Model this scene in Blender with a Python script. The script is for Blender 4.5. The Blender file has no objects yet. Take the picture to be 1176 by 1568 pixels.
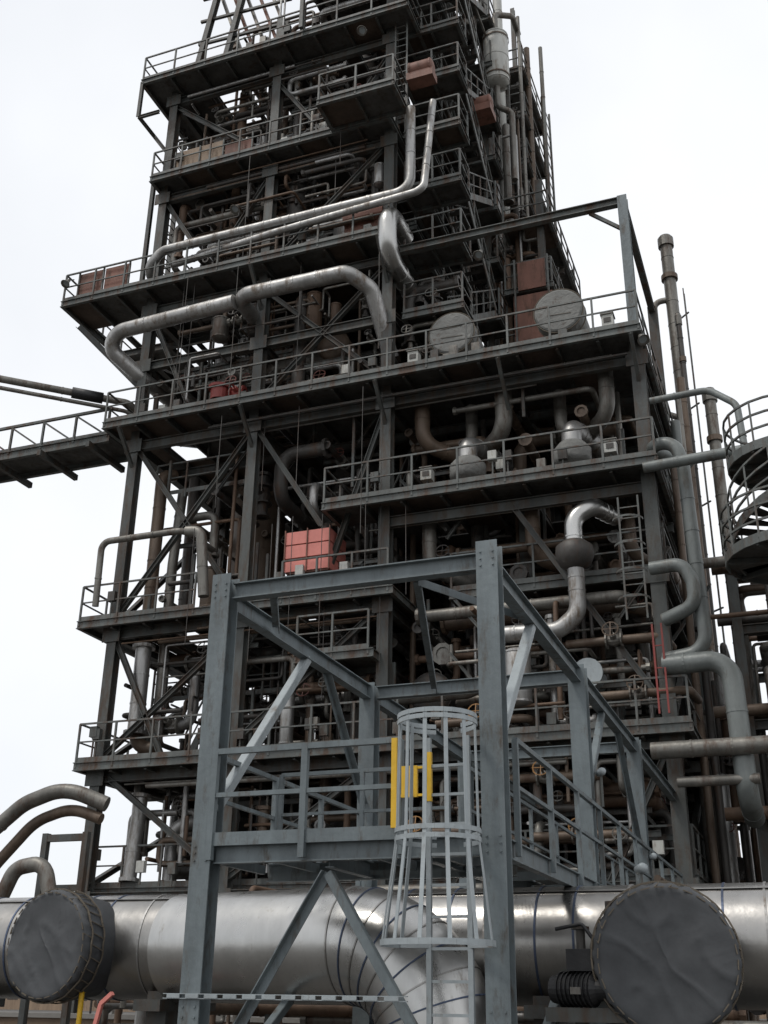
import bpy, math, random
from mathutils import Vector, Matrix, noise
V=Vector
rnd=random.Random(7)
sc=bpy.context.scene
# ------------------------------------------------------------ materials
MATS={}
def mat(name,col,rough=.55,metal=0.,var=.35,rust=0.,rustcol=(.07,.038,.022),bump=.15,scale=1.2,streak=True,wrinkle=0,bscale=9.,dist=.05):
    m=bpy.data.materials.new(name);m.use_nodes=True
    nt=m.node_tree;N=nt.nodes;Lk=nt.links
    bs=N['Principled BSDF'];bs.inputs['Roughness'].default_value=rough;bs.inputs['Metallic'].default_value=metal
    tc=N.new('ShaderNodeTexCoord');mp=N.new('ShaderNodeMapping')
    mp.inputs['Scale'].default_value=(1,1,.25 if streak else 1)
    Lk.new(tc.outputs['Object'],mp.inputs['Vector'])
    n1=N.new('ShaderNodeTexNoise');n1.inputs['Scale'].default_value=scale;n1.inputs['Detail'].default_value=8;n1.inputs['Roughness'].default_value=.7
    Lk.new(mp.outputs['Vector'],n1.inputs['Vector'])
    cr=N.new('ShaderNodeValToRGB');e=cr.color_ramp.elements
    e[0].position=.3;e[1].position=.7
    e[0].color=tuple(c*(1-var) for c in col)+(1,);e[1].color=tuple(min(1,c*(1+var)) for c in col)+(1,)
    Lk.new(n1.outputs['Fac'],cr.inputs['Fac'])
    out=cr.outputs['Color']
    n2=N.new('ShaderNodeTexNoise');n2.inputs['Scale'].default_value=scale*2.7;n2.inputs['Detail'].default_value=10;n2.inputs['Roughness'].default_value=.75
    Lk.new(mp.outputs['Vector'],n2.inputs['Vector'])
    if rust>0:
        r=N.new('ShaderNodeValToRGB');r.color_ramp.elements[0].position=.64-rust*.32;r.color_ramp.elements[1].position=.76-rust*.25
        Lk.new(n2.outputs['Fac'],r.inputs['Fac'])
        mx=N.new('ShaderNodeMix');mx.data_type='RGBA';mx.inputs[7].default_value=rustcol+(1,)
        Lk.new(r.outputs['Color'],mx.inputs[0]);Lk.new(out,mx.inputs[6]);out=mx.outputs[2]
        if metal>.2:
            mm=N.new('ShaderNodeMapRange');mm.inputs['To Min'].default_value=metal;mm.inputs['To Max'].default_value=.1
            Lk.new(r.outputs['Color'],mm.inputs['Value']);Lk.new(mm.outputs['Result'],bs.inputs['Metallic'])
    Lk.new(out,bs.inputs['Base Color'])
    mr=N.new('ShaderNodeMapRange');mr.inputs['To Min'].default_value=max(.05,rough-.15);mr.inputs['To Max'].default_value=min(1,rough+.25)
    Lk.new(n2.outputs['Fac'],mr.inputs['Value']);Lk.new(mr.outputs['Result'],bs.inputs['Roughness'])
    if bump>0:
        n3=N.new('ShaderNodeTexNoise');n3.inputs['Scale'].default_value=bscale;n3.inputs['Detail'].default_value=4
        if wrinkle: n3.inputs['Distortion'].default_value=wrinkle
        Lk.new(tc.outputs['Object'],n3.inputs['Vector'])
        b=N.new('ShaderNodeBump');b.inputs['Strength'].default_value=bump;b.inputs['Distance'].default_value=dist
        Lk.new(n3.outputs['Fac'],b.inputs['Height']);Lk.new(b.outputs['Normal'],bs.inputs['Normal'])
    MATS[name]=m
mat('gantry_grey',(.125,.148,.156),.5,0,.35,.34,rustcol=(.07,.058,.045),scale=1.9)
mat('tower_steel',(.062,.066,.062),.55,0,.5,.55,rustcol=(.058,.037,.024))
mat('rail_steel',(.10,.106,.10),.55,0,.4,.5)
mat('rail_light',(.30,.33,.34),.45,.2,.25,.18,rustcol=(.15,.13,.11))
mat('deck_dark',(.075,.072,.066),.75,0,.5,.4,rustcol=(.045,.03,.02),bump=.3)
mat('deck_rust',(.085,.06,.044),.8,0,.5,.3,bump=.3)
mat('deck_edge',(.09,.098,.093),.55,0,.45,.52)
mat('alu_jacket',(.34,.335,.325),.42,.8,.35,.42,rustcol=(.13,.098,.07),bump=.35,bscale=3)
mat('duct_jacket',(.31,.30,.285),.26,.95,.3,.16,rustcol=(.16,.135,.105),bump=.16,bscale=2.4,scale=.9)
mat('elbow_jacket',(.46,.455,.44),.25,.95,.2,.1,rustcol=(.2,.17,.13),bump=.12,bscale=2.4,scale=.9)  # brighter than the duct: sunlight on its elbow put into the colour
mat('band_blue',(.07,.09,.14),.4,.6,.3)
mat('pipe_dull',(.17,.162,.145),.45,.5,.45,.45)
mat('pipe_dark',(.065,.06,.055),.5,.3,.5,.4)
mat('pipe_brown',(.115,.082,.058),.5,.2,.5,.4)
mat('pipe_rust',(.125,.078,.05),.6,.1,.5,.4)
mat('pipe_grey',(.15,.163,.157),.42,.15,.35,.34,rustcol=(.09,.073,.055))
mat('white_paint',(.44,.44,.41),.5,0,.25,.35,rustcol=(.2,.16,.12))
mat('canvas_cover',(.055,.058,.062),.62,0,.3,0,bump=.3,bscale=1.7,wrinkle=.6,streak=False,dist=.06)
mat('blanket_grey',(.17,.17,.16),.7,0,.3,.25,bump=.8,bscale=4,wrinkle=1.2,streak=False)
mat('black_rubber',(.012,.012,.013),.45,0,.3)
mat('rope_tan',(.12,.10,.075),.8,0,.3)
mat('red_paint',(.22,.035,.028),.5,0,.4,.35)
mat('wheel_dull',(.13,.045,.035),.6,0,.4,.35)
mat('red_cabinet',(.60,.20,.165),.5,0,.2,.12,rustcol=(.3,.1,.08))
mat('red_brown',(.17,.075,.052),.6,0,.4,.4)
mat('orange_paint',(.30,.15,.045),.5,0,.4,.3)
mat('tan_panel',(.24,.17,.115),.6,0,.3,.2)
mat('yellow_paint',(.70,.42,.02),.45,0,.15,.15)
mat('corrugated_dark_backing',(.022,.021,.02),.7,0,.5,.3)  # near-black, for the added sheets that darken the tower interior
mat('concrete',(.19,.18,.165),.85,0,.25,0,scale=.3,streak=False)
mat('ground_asphalt',(.09,.086,.08),.9,0,.3,0,scale=.2,streak=False)
mat('brick_wall',(.11,.075,.05),.85,0,.3,0)
# ------------------------------------------------------------ mesh bucket
class B:
    def __init__(s): s.v=[];s.f=[];s.m=[];s.s=[];s.names=[]
    def mi(s,n):
        if n not in s.names: s.names.append(n)
        return s.names.index(n)
    def add(s,vs,fs,m,smooth=False):
        o=len(s.v);s.v+= [tuple(x) for x in vs];k=s.mi(m)
        for f in fs: s.f.append(tuple(i+o for i in f));s.m.append(k);s.s.append(smooth)
    def obj(s,name,parent=None):
        me=bpy.data.meshes.new(name);me.from_pydata(s.v,[],s.f)
        for n in s.names: me.materials.append(MATS[n])
        me.polygons.foreach_set('material_index',s.m);me.polygons.foreach_set('use_smooth',s.s)
        me.update();o=bpy.data.objects.new(name,me);sc.collection.objects.link(o)
        if parent: o.parent=parent
        return o
def empty(name):
    o=bpy.data.objects.new(name,None);sc.collection.objects.link(o);return o
BF=[(0,1,2,3),(7,6,5,4),(0,4,5,1),(1,5,6,2),(2,6,7,3),(3,7,4,0)]
def box(b,x0,x1,y0,y1,z0,z1,m):
    b.add([(x0,y0,z0),(x0,y1,z0),(x1,y1,z0),(x1,y0,z0),(x0,y0,z1),(x0,y1,z1),(x1,y1,z1),(x1,y0,z1)],BF,m)
def frame(d,up=V((0,0,1))):
    d=d.normalized()
    if abs(d.dot(up))>.98: up=V((0,1,0))
    s=d.cross(up).normalized();u=s.cross(d).normalized();return s,u
def bar(b,p,q,w,h,m,up=V((0,0,1)),os=0,ou=0):
    p=V(p);q=V(q)
    if (q-p).length<1e-4: return
    s,u=frame(q-p,up);vs=[]
    for c in (p,q):
        c=c+s*os+u*ou
        for a,k in ((-1,-1),(-1,1),(1,1),(1,-1)): vs.append(c+s*a*w/2+u*k*h/2)
    b.add(vs,BF,m)
def ib(b,p,q,w,h,m,up=V((0,0,1)),t=.025):
    bar(b,p,q,w,t,m,up,0,h/2-t/2);bar(b,p,q,w,t,m,up,0,-h/2+t/2);bar(b,p,q,t*.8,h-2*t,m,up)
def fillet(pts,R,n=6):
    pts=[V(p) for p in pts]
    if len(pts)<3: return pts
    out=[pts[0]]
    for i in range(1,len(pts)-1):
        a,c,e=pts[i-1],pts[i],pts[i+1];d1=(a-c);d2=(e-c);l1=d1.length;l2=d2.length;d1.normalize();d2.normalize()
        ang=d1.angle(d2)
        if ang>3.1 or ang<.1: continue
        t=min(R/math.tan(ang/2),l1*.49,l2*.49);r=t*math.tan(ang/2)
        cen=c+(d1+d2).normalized()*(r/math.sin(ang/2))
        s=c+d1*t;g=c+d2*t;v0=s-cen;v1=g-cen;ax=v0.cross(v1).normalized();tot=v0.angle(v1)
        for k in range(n+1): out.append(cen+Matrix.Rotation(tot*k/n,3,ax)@v0)
    out.append(pts[-1]);return out
def tube(b,pts,r,m,R=None,seg=12,n=6,cap=True,bands=0,bm=None,flange=False):
    if R is None:R=r*2.2
    P=fillet(pts,R,n)
    Q=[P[0]]
    for p in P[1:]:
        if (p-Q[-1]).length>1e-3:Q.append(p)
    P=Q
    if len(P)<2: return
    d=(P[1]-P[0]).normalized();s,u=frame(d);vs=[]
    prev=d
    for i,p in enumerate(P):
        d=((P[i]-P[i-1]).normalized() if i else V((0,0,0)))+((P[i+1]-P[i]).normalized() if i<len(P)-1 else V((0,0,0)));d.normalize()
        q=prev.rotation_difference(d);s=q@s;u=q@u;prev=d
        for k in range(seg):
            a=2*math.pi*k/seg;vs.append(p+(s*math.cos(a)+u*math.sin(a))*r)
    fs=[]
    for i in range(len(P)-1):
        for k in range(seg):
            k2=(k+1)%seg;fs.append((i*seg+k,i*seg+k2,(i+1)*seg+k2,(i+1)*seg+k))
    b.add(vs,fs,m,True)
    if cap:
        b.add(vs[:seg],[tuple(range(seg))[::-1]],m);b.add(vs[-seg:],[tuple(range(seg))],m)
    if bands:
        for i in range(len(P)-1):
            L=(P[i+1]-P[i]).length;k=int(L/bands)
            dd=(P[i+1]-P[i]).normalized()
            for j in range(1,k+1):
                c=P[i]+dd*(L*j/(k+1));lathe(b,c,dd,[(-.02,r*1.0),(-.02,r+.012),(.02,r+.012),(.02,r*1.0)],bm or m,seg)
    if flange:
        for c,dd in ((P[0],P[1]-P[0]),(P[-1],P[-1]-P[-2])):
            lathe(b,c,dd,[(-.05,r*.9),(-.05,r*1.45),(.05,r*1.45),(.05,r*.9)],m,seg)
def lathe(b,c,d,prof,m,seg=16,smooth=False):
    c=V(c);d=V(d).normalized();s,u=frame(d);vs=[];fs=[]
    for t,r in prof:
        for k in range(seg):
            a=2*math.pi*k/seg;vs.append(c+d*t+(s*math.cos(a)+u*math.sin(a))*max(r,.0005))
    for i in range(len(prof)-1):
        for k in range(seg):
            k2=(k+1)%seg;fs.append((i*seg+k,i*seg+k2,(i+1)*seg+k2,(i+1)*seg+k))
    b.add(vs,fs,m,smooth)
def vessel(b,p,q,r,m,seg=20,dome=.35):
    p=V(p);q=V(q);L=(q-p).length;pr=[]
    for i in range(6):
        a=math.pi/2*i/5;pr.append((-math.cos(a)*r*dome,math.sin(a)*r))
    pr2=[(L-t,rr) for t,rr in pr[::-1]]
    lathe(b,p,q-p,pr+pr2,m,seg,True)
    k=max(1,int(L/1.0))
    for j in range(k+1): lathe(b,p+(q-p).normalized()*(L*j/k),q-p,[(-.025,r),(-.025,r+.015),(.025,r+.015),(.025,r)],m,seg)
def hoop(b,c,r,w,h,m,a0=0,a1=360,n=20):
    c=V(c);P=[]
    for i in range(n+1):
        a=math.radians(a0+(a1-a0)*i/n);P.append(c+V((math.cos(a)*r,math.sin(a)*r,0)))
    for i in range(n): bar(b,P[i],P[i+1],w,h,m)
def rail(b,pts,m='rail_steel',h=1.1,toe=True,sp=1.25,t=.055,mids=1):
    pts=[V(p) for p in pts]
    for i in range(len(pts)-1):
        p,q=pts[i],pts[i+1];L=(q-p).length;k=max(1,round(L/sp))
        for j in range(0 if i==0 else 1,k+1):
            c=p.lerp(q,j/k);bar(b,c+V((0,0,-.15)),c+V((0,0,h)),t,t,m)
        bar(b,p+V((0,0,h)),q+V((0,0,h)),t*.9,t*.9,m)
        for j in range(mids): 
            z=h*(j+1)/(mids+1)+.03;bar(b,p+V((0,0,z)),q+V((0,0,z)),t*.7,t*.7,m)
        if toe: bar(b,p+V((0,0,.07)),q+V((0,0,.07)),.012,.14,m)
def ladder(b,p,q,w=.42,m='rail_steel',side=V((1,0,0)),sp=.3,t=.045):
    p=V(p);q=V(q);side=V(side).normalized()
    bar(b,p-side*w/2,q-side*w/2,t,t,m);bar(b,p+side*w/2,q+side*w/2,t,t,m)
    n=int((q-p).length/sp)
    for i in range(1,n): 
        c=p.lerp(q,i/n);bar(b,c-side*w/2,c+side*w/2,.028,.028,m)
def stairs(b,p,q,w,side,m='rail_steel'):
    p=V(p);q=V(q);side=V(side).normalized()
    for s in(-1,1):
        o=side*s*w/2;bar(b,p+o,q+o,.04,.22,m)
        hz=V((0,0,1.0));bar(b,p+o+hz,q+o+hz,.045,.045,m);bar(b,p+o+hz*.5,q+o+hz*.5,.035,.035,m)
        for k in range(5):
            c=p.lerp(q,k/4)+o;bar(b,c,c+hz,.045,.045,m)
    n=max(3,int(abs(q.z-p.z)/.2));hd=(q-p);hd.z=0;hd.normalize()
    for i in range(n):
        c=p.lerp(q,(i+.5)/n);b_=hd*.11
        b.add([c-side*w/2-b_,c+side*w/2-b_,c+side*w/2+b_,c-side*w/2+b_],[(0,1,2,3)],'deck_dark')
def deck(b,x0,x1,y0,y1,z,joist=1.1,edge=.24,hole=.1):
    nx=max(1,int((x1-x0)/joist));ny=max(1,int((y1-y0)/1.6))
    for i in range(nx):
        for j in range(ny):
            if j>0 and i<nx-1 and rnd.random()<hole: continue
            xa=x0+(x1-x0)*i/nx;xb=x0+(x1-x0)*(i+1)/nx;ya=y0+(y1-y0)*j/ny;yb=y0+(y1-y0)*(j+1)/ny
            dz=rnd.uniform(0,.012);box(b,xa+.002,xb-.002,ya+.002,yb-.002,z-.04-dz,z-dz,'deck_dark' if rnd.random()<.7 else 'deck_rust')
    for p,q in (((x0-.06,y0),(x1+.06,y0)),((x0-.06,y1),(x1+.06,y1)),((x0,y0+.065),(x0,y1-.065)),((x1,y0+.065),(x1,y1-.065))):
        ib(b,(p[0],p[1],z-edge/2+.02),(q[0],q[1],z-edge/2+.02),.12,edge,'deck_edge')
    for i in range(1,nx):
        x=x0+(x1-x0)*i/nx;ib(b,(x,y0+.07,z-.17),(x,y1-.07,z-.17),.08,.2,'tower_steel')
    n=max(1,int((y1-y0)/3))
    for i in range(1,n):
        y=y0+(y1-y0)*i/n;ib(b,(x0+.07,y,z-.43),(x1-.07,y,z-.43),.15,.28,'tower_steel')
def valve(b,c,d,r,m='pipe_dull',wheel='wheel_dull'):
    c=V(c);d=V(d).normalized();lathe(b,c,d,[(-r*1.6,r*.8),(-r*1.6,r*1.6),(-r*1.3,r*1.6),(-r*1.3,r*.9),(0,r*1.3),(r*1.3,r*.9),(r*1.3,r*1.6),(r*1.6,r*1.6),(r*1.6,r*.8)],m,12)
    u=V((0,-1,.3)).normalized();lathe(b,c,u,[(r,r*.7),(r*2,r*.5),(r*2,r*.25),(r*4,r*.2)],m,8)
    s,w=frame(u);P=[];wr=min(r*1.7,.2)
    for i in range(13):
        a=2*math.pi*i/12;P.append(c+u*r*4+(s*math.cos(a)+w*math.sin(a))*wr)
    for i in range(12): bar(b,P[i],P[i+1],.025,.025,wheel)
    bar(b,P[0],P[6],.02,.02,wheel);bar(b,P[3],P[9],.02,.02,wheel)
def bell_lamp(name,c,d=(0,-.4,-1)):
    b=B();c=V(c);lathe(b,c,d,[(-.18,.03),(-.16,.06),(-.04,.07),(0,.1),(.12,.17),(.13,.165),(.04,.08)],'pipe_dull',14,True)
    lathe(b,c,d,[(.07,0),(.07,.13)],'rail_light',14)
    bar(b,c-V(d).normalized()*.16,c+V((0,.35,.35)),.035,.035,'rail_steel');b.obj(name)
# ------------------------------------------------------------ GROUND
b=B();box(b,-900,900,-300,1500,-.5,0,'ground_asphalt');b.obj('ground')
b=B();box(b,-24,3,24.5,42,0.0,.18,'concrete');b.obj('concrete_plinth')
# ------------------------------------------------------------ TOWER
XA,XB,XC,XM,XD=-19.,-14.7,-10.3,-6.6,-2.9
YR=[27,33,39]
tower=empty('process_plant_tower')
b=B();UPY=V((0,1,0))
def col(x,y,z0,z1,w=.32): ib(b,(x,y,z0),(x,y,z1),w,w,'tower_steel',up=UPY,t=.03)
for y in YR:
    col(XA,y,.18,33.4);col(XB,y,.18,35.2);col(XC,y,.18,38 if y<38 else 36,.34);col(XD,y,.18,18.4,.36)
col(XM,28.5,.18,14.4);col(XM,33,.18,18.4);col(XM,39,.18,18.4)
for y,z1 in((33,46),(39,46)): col(-6.6,y,18.5,30,.24);col(-8.6,y,18.5,z1,.2)
def hb(p,q,w=.18,h=.32,m='tower_steel'): ib(b,p,q,w,h,m)
LV=[4.3,7.6,11.85,18.2,21.2,23.4,28.2,32.8]
for z in LV:
    for y in YR:
        x1=XC if (z>19 or z==11.85 and y==27) else XD
        hb((XA,y,z-.3),(x1,y,z-.3))
    for x in (XA,XB,XC)+((XM,XD) if z<19 else ()):
        if x==XM: hb((x,28.5,z-.3),(x,39,z-.3))
        else: hb((x,27,z-.3),(x,39,z-.3))
hb((XC,27,14.0),(XD,27,14.0));hb((XD,27,14),(XD,39,14));hb((XC,33,14),(XD,33,14));hb((XA,33,1.8),(XD,33,1.8))
def br(p,q,w=.15,h=.15): ib(b,p,q,w,h,'tower_steel',t=.02)
Y=27
for p,q in [((XB,17.9),(XA,12.1)),((XA,17.9),(XB,11.9)),((XA,7.5),(XB,4.4)),((XB,11.4),(XA,7.8)),((XB,23),(XC,18.7)),((XB,18.7),(XC,23)),
 ((XA,32.3),(XB,28.6)),((XB,32),((XC+XB)/2,28.7)),((XC,32),((XC+XB)/2,28.7)),((XA,27.9),(-17.6,25.6)),((XB,27.9),(-16.1,25.6)),
 ((XC,28),(XB,23.8)),((XC,17.9),(-12.3,12)),((XB,17.9),(-12.3,14.2)),((XM,14),(XD,8)),((XA,4),(XB,.3)),((XB,4),(XA,.3)),
 ((XC,7.4),(XB,4.4)),((XC,11.6),(XB,8)),((XM,7.4),(XC,.3)),((XD,7.4),(XM,.3)),((XA,23),(-17,18.7)),((XA,11.5),(-17,7.8))]:
    br((p[0],Y,p[1]),(q[0],Y,q[1]));
    if p[1]<19: br((p[0],39,p[1]),(q[0],39,q[1]))
for x,zs in ((XA,LV),(XC,LV[4:]),(XD,[.3,4.3,7.6,11.85,18.2])):
    for i in range(len(zs)-1):
        br((x,27,zs[i]),(x,33,zs[i+1]-.5));br((x,39,zs[i]),(x,33,zs[i+1]-.5))
for x in(XA,XB,XC,-6.6,XD): br((x,27,17.0),(x,25.9,18.1),.1,.12)
br((XA,27,20),(-22,27,23.2),.18,.2);br((XA,33,20),(-22,33,23.2),.18,.2)
for x in(XB,XC): br((x,27,22.0),(x,25.9,23.3),.1,.12)
for y in(26,28.5): br((-19.9,y,31.2),(-19.9,y,32.9),.12,.12);br((-19.84,y,31.2),(XA,y,31.2),.1,.12)
br((-19.9,26.06,31.26),(-19.9,28.4,31.26),.1,.12);br((XA,27,29.9),(-19.8,27,31.1),.12,.12)
for x in(XA,XB,XC,XD):
    for z in LV:
        if z<19 or x<-9: box(b,x-.3,x+.3,26.79,26.81,z-.58,z-.12,'tower_steel')
for i in range(190):
    x=rnd.uniform(-18.8,-3.2);top=32.5 if x<-10.4 else 18;z=rnd.uniform(.5,top-1);y=rnd.choice([27.4,28.4,29.6,31,32.6,34]);k=rnd.random();m=rnd.choice(['tower_steel','rail_steel','deck_edge','tower_steel'])
    L=rnd.uniform(1,3.4)
    if k<.4: bar(b,(x,y,z),(x,y,min(z+L,top+.4)),.08,.08,m)
    elif k<.75: ib(b,(x,y,z),(min(x+L,-3.2 if x>-10.4 else -10.4),y,z),.08,.14,m,t=.012)
    else: ib(b,(x,y,z),(x+rnd.choice([-1,1])*1.4,y,z+1.8),.08,.08,m,t=.012)
b.obj('steel_frame',tower)
b=B()
deck(b,-19.7,-2.7,26.1,39.5,18.45,hole=.04)
deck(b,-11.9,-2.6,26.2,38,14.5,hole=.04)
deck(b,-19.9,XC+.4,26.4,39.4,11.85,hole=.18)
deck(b,-8.5,-2.7,27.4,39.4,11.85)
deck(b,-19.4,-2.4,26.4,39.4,7.6,hole=.12)
deck(b,-19.4,-2.7,27.4,39.4,4.3,hole=.15)
deck(b,-22.1,-10.0,26.1,38.5,23.65,hole=.1)
deck(b,-19.2,-10.1,26.3,39.2,28.45,hole=.25)
deck(b,-19.9,-9.4,26,39.2,33.0,hole=.3)
deck(b,-18.6,-13,28.2,38,21.2,hole=.2);deck(b,-15,-10.2,29.2,38,26.1,hole=.2);deck(b,-18,-10.6,29,38,30.8,hole=.35)
deck(b,-12.1,-9.5,25,26.25,28.5,.9)
deck(b,-12.6,-10.4,26.3,27.8,10.1,.9)
SZ=[18.45,21.2,23.65,26.1,28.45,30.8,33,35.5,38]
for z in SZ[1:]:
    deck(b,-9.9,-8.0,27.3,28.3,z-.02,.9);deck(b,-9.9,-8.0,31.9,33,z-.02,.9);deck(b,-9.9,-9.3,28.4,39,z-.02,.9);deck(b,-9.2,-7.4,35,39,z-.02,.9,hole=.3)
for z in(22,25,28): deck(b,-7.9,-6.2,32.5,38.5,z,1,hole=.3)
b.obj('floor_decks',tower)
b=B()
rail(b,[(-19.7,30,18.47),(-19.7,26.1,18.47),(-2.7,26.1,18.47),(-2.7,39,18.47)])
rail(b,[(-11.9,28.5,14.52),(-11.9,26.2,14.52),(-2.6,26.2,14.52),(-2.6,38,14.52)])
rail(b,[(-19.9,39,11.87),(-19.9,26.4,11.87),(-16,26.4,11.87)]);rail(b,[(-13.2,26.4,11.87),(-10,26.4,11.87)])
rail(b,[(-8.5,27.4,11.87),(-2.7,27.4,11.87),(-2.7,39,11.87)])
rail(b,[(-19.4,39,7.62),(-19.4,26.4,7.62),(-2.4,26.4,7.62),(-2.4,38,7.62)])
rail(b,[(-19.4,27.4,4.32),(-12,27.4,4.32)]);rail(b,[(-8,27.4,4.32),(-2.7,27.4,4.32),(-2.7,39,4.32)])
rail(b,[(-22.1,38,23.67),(-22.1,26.1,23.67),(-10,26.1,23.67)])
rail(b,[(-19.2,39,28.47),(-19.2,26.3,28.47),(-12.2,26.3,28.47)])
rail(b,[(-12.1,26.1,28.52),(-12.1,25,28.52),(-9.5,25,28.52),(-9.5,26.3,28.52)],t=.06)
rail(b,[(-19.9,39,33.02),(-19.9,26,33.02),(-9.4,26,33.02),(-9.4,29,33.02)])
rail(b,[(-18.6,28.2,21.22),(-13,28.2,21.22)]);rail(b,[(-15,29.2,26.12),(-10.2,29.2,26.12)]);rail(b,[(-18,29,30.82),(-10.6,29,30.82)])
rail(b,[(-15.2,30.5,19.9),(-10.7,30.5,19.9)]);rail(b,[(-18.5,27.6,16.3),(-15.2,27.6,16.3)]);rail(b,[(-18.5,28.6,9.8),(-11,28.6,9.8)])
rail(b,[(-12.6,27.8,10.12),(-12.6,26.3,10.12),(-10.5,26.3,10.12)])
for z in SZ[1:]: rail(b,[(-9.9,27.3,z),(-8.0,27.3,z),(-8.0,28.3,z)]);rail(b,[(-9.3,28.4,z),(-9.3,31.8,z)],toe=False);rail(b,[(-8,31.9,z),(-8,33,z)],toe=False);rail(b,[(-9.2,35,z),(-7.4,35,z),(-7.4,39,z)])
for z in(22,25,28): rail(b,[(-7.9,32.5,z),(-6.2,32.5,z),(-6.2,38.5,z)],toe=False)
b.obj('handrails',tower)
b=B()
def corr(x0,x1,y,z0,z1,m='corrugated_dark_backing'):
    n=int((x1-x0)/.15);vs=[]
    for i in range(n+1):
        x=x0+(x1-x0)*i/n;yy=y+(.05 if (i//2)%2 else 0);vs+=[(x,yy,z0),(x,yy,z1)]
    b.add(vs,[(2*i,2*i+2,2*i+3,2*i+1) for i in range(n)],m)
corr(-15.5,-3,39.6,0,18.2);corr(-18.0,-10.5,37.6,18.5,23.2);corr(-15,-10.5,38,23.7,28);corr(-14.5,-10.5,38,29,32)  # dark sheets added to block the bright sky behind the bays
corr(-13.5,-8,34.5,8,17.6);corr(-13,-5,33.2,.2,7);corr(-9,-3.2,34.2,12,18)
b.obj('added_dark_backing',tower)
# ------------------------------------------------------------ clutter inside
b=B();pal=['pipe_dull','pipe_dark','pipe_brown','pipe_dark','pipe_rust','alu_jacket','pipe_dull']
def run(x0,x1,y0,y1,z0,z1,n,rmin=.05,rmax=.2,pal=pal,mx=9):
    for _ in range(n):
        r=rmin+(rmax-rmin)*rnd.random()**1.8;p=V((rnd.uniform(x0,x1),rnd.uniform(y0,y1),rnd.uniform(z0,z1)));P=[p];ax=rnd.choice('xyz')
        for k in range(rnd.randint(2,5)):
            q=P[-1].copy()
            if ax=='x': q.x=max(q.x-mx,min(q.x+mx,rnd.uniform(x0,x1)))
            elif ax=='y': q.y=rnd.uniform(y0,y1)
            else: q.z=rnd.uniform(z0,z1)
            if (q-P[-1]).length>r*6:
                P.append(q);ax=rnd.choice([a for a in 'xyz' if a!=ax])
        if len(P)>1:
            m=rnd.choice(pal);tube(b,P,r,m,seg=8 if r<.1 else 10,n=4,bands=1.3 if r>.13 else 0,flange=r>.08)
            if rnd.random()<.3 and r>.05: valve(b,P[0].lerp(P[1],.5),P[1]-P[0],r*1.0+.02,rnd.choice(['pipe_dull','pipe_dark']),rnd.choice(['wheel_dull','pipe_dark','pipe_dark','pipe_dull']))
zones=[(.3,4),(4.4,7.2),(7.7,11.4)]
for z0,z1 in zones:
    run(-18.6,-15,27.5,30,z0,z1,18);run(-18.6,-15,31,38,z0,z1,16);run(-14.5,-10.5,27.5,33,z0,z1,22);run(-10,-3.2,27.2,32,z0,z1,40,.05,.22)
    run(-10,-2.6,26.9,27.9,z0,z1,26,.04,.12,mx=2.5);run(-18.8,-11,27.2,28.2,z0,z1,18,.03,.1,mx=2)
run(-18.6,-15,27.3,37,12,18,30);run(-14.5,-10.5,27.3,34,12,17.8,30,.05,.26);run(-10,-3.3,27.8,33,12,14,22);run(-10,-3.3,27,36,14.8,17.9,26,.08,.22,['pipe_brown','pipe_dull','pipe_brown','pipe_dark'])
run(-18.6,-10.6,27.2,33,18.6,23,56,.05,.28);run(-18.6,-10.6,27.2,35,23.8,27.9,56,.05,.24);run(-18.6,-10.6,27.2,35,28.6,32.5,60,.05,.24)
for z0,z1 in((18.7,20.8),(21.5,23.2),(23.9,25.8),(26,28),(28.7,30.5),(30.9,32.6)): run(-18.8,-10.4,26.8,28.2,z0,z1,22,.03,.11,mx=2.2)
run(-18,-9.8,26.6,34,33.2,36.5,55,.04,.16,mx=3);run(-13.4,-8,26,33,36.4,39,46,.04,.14,mx=2);run(-8.2,-6.4,33,38,19,30,30,.06,.22);run(-9.2,-7.4,33,38,19,40,40,.05,.2)
run(-2.6,-1.5,29,38,1,12,30,.06,.2);run(-9.5,-3.4,29,36,18.7,20.4,14,.08,.22);run(-10.2,-8.2,27.4,33,18.8,23,18,.06,.2);run(-9.2,-7,33,38,20,30,16,.08,.2,['pipe_rust','pipe_brown'])
for i in range(40):
    x=rnd.uniform(-18.5,-3.3);y=rnd.uniform(27.6,33);z0=rnd.choice([.2,4,7.6,11.8]);z1=z0+rnd.uniform(4,9)
    if x>-10: z1=min(z1,18)
    tube(b,[(x,y,z0),(x,y,z1)],rnd.uniform(.05,.2),rnd.choice(pal),seg=10,bands=1.5)
for i in range(24):
    x=rnd.uniform(-18.5,-10.6);y=rnd.uniform(27.4,33);z0=rnd.uniform(18.5,27);tube(b,[(x,y,z0),(x,y,min(35,z0+rnd.uniform(4,9)))],rnd.uniform(.05,.2),rnd.choice(pal),seg=10,bands=1.5)
for i in range(18):
    x=rnd.uniform(-9.6,-6.6);y=rnd.uniform(33.5,38);tube(b,[(x,y,18.5),(x,y,rnd.uniform(26,40))],rnd.uniform(.06,.22),rnd.choice(pal),seg=10,bands=1.5)
for zt,L in((18.1,[-9.4,-8.1,-6.9,-5.4,-3.9]),(14.1,[-9.2,-8.0,-6.2,-3.7])):
    for i,x in enumerate(L):
        y=27.6+(i%2)*.8;dx=rnd.choice([-.9,.9]);tube(b,[(x,y,zt),(x,y,zt-1.4),(x+dx,y+.9,zt-1.65),(x+dx,y+3.5,zt-1.6)],rnd.uniform(.18,.26),rnd.choice(['pipe_brown','pipe_dull','pipe_dark']),R=.55,seg=14,n=6,bands=.45)
b.obj('interior_pipework',tower)
b=B()
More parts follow.
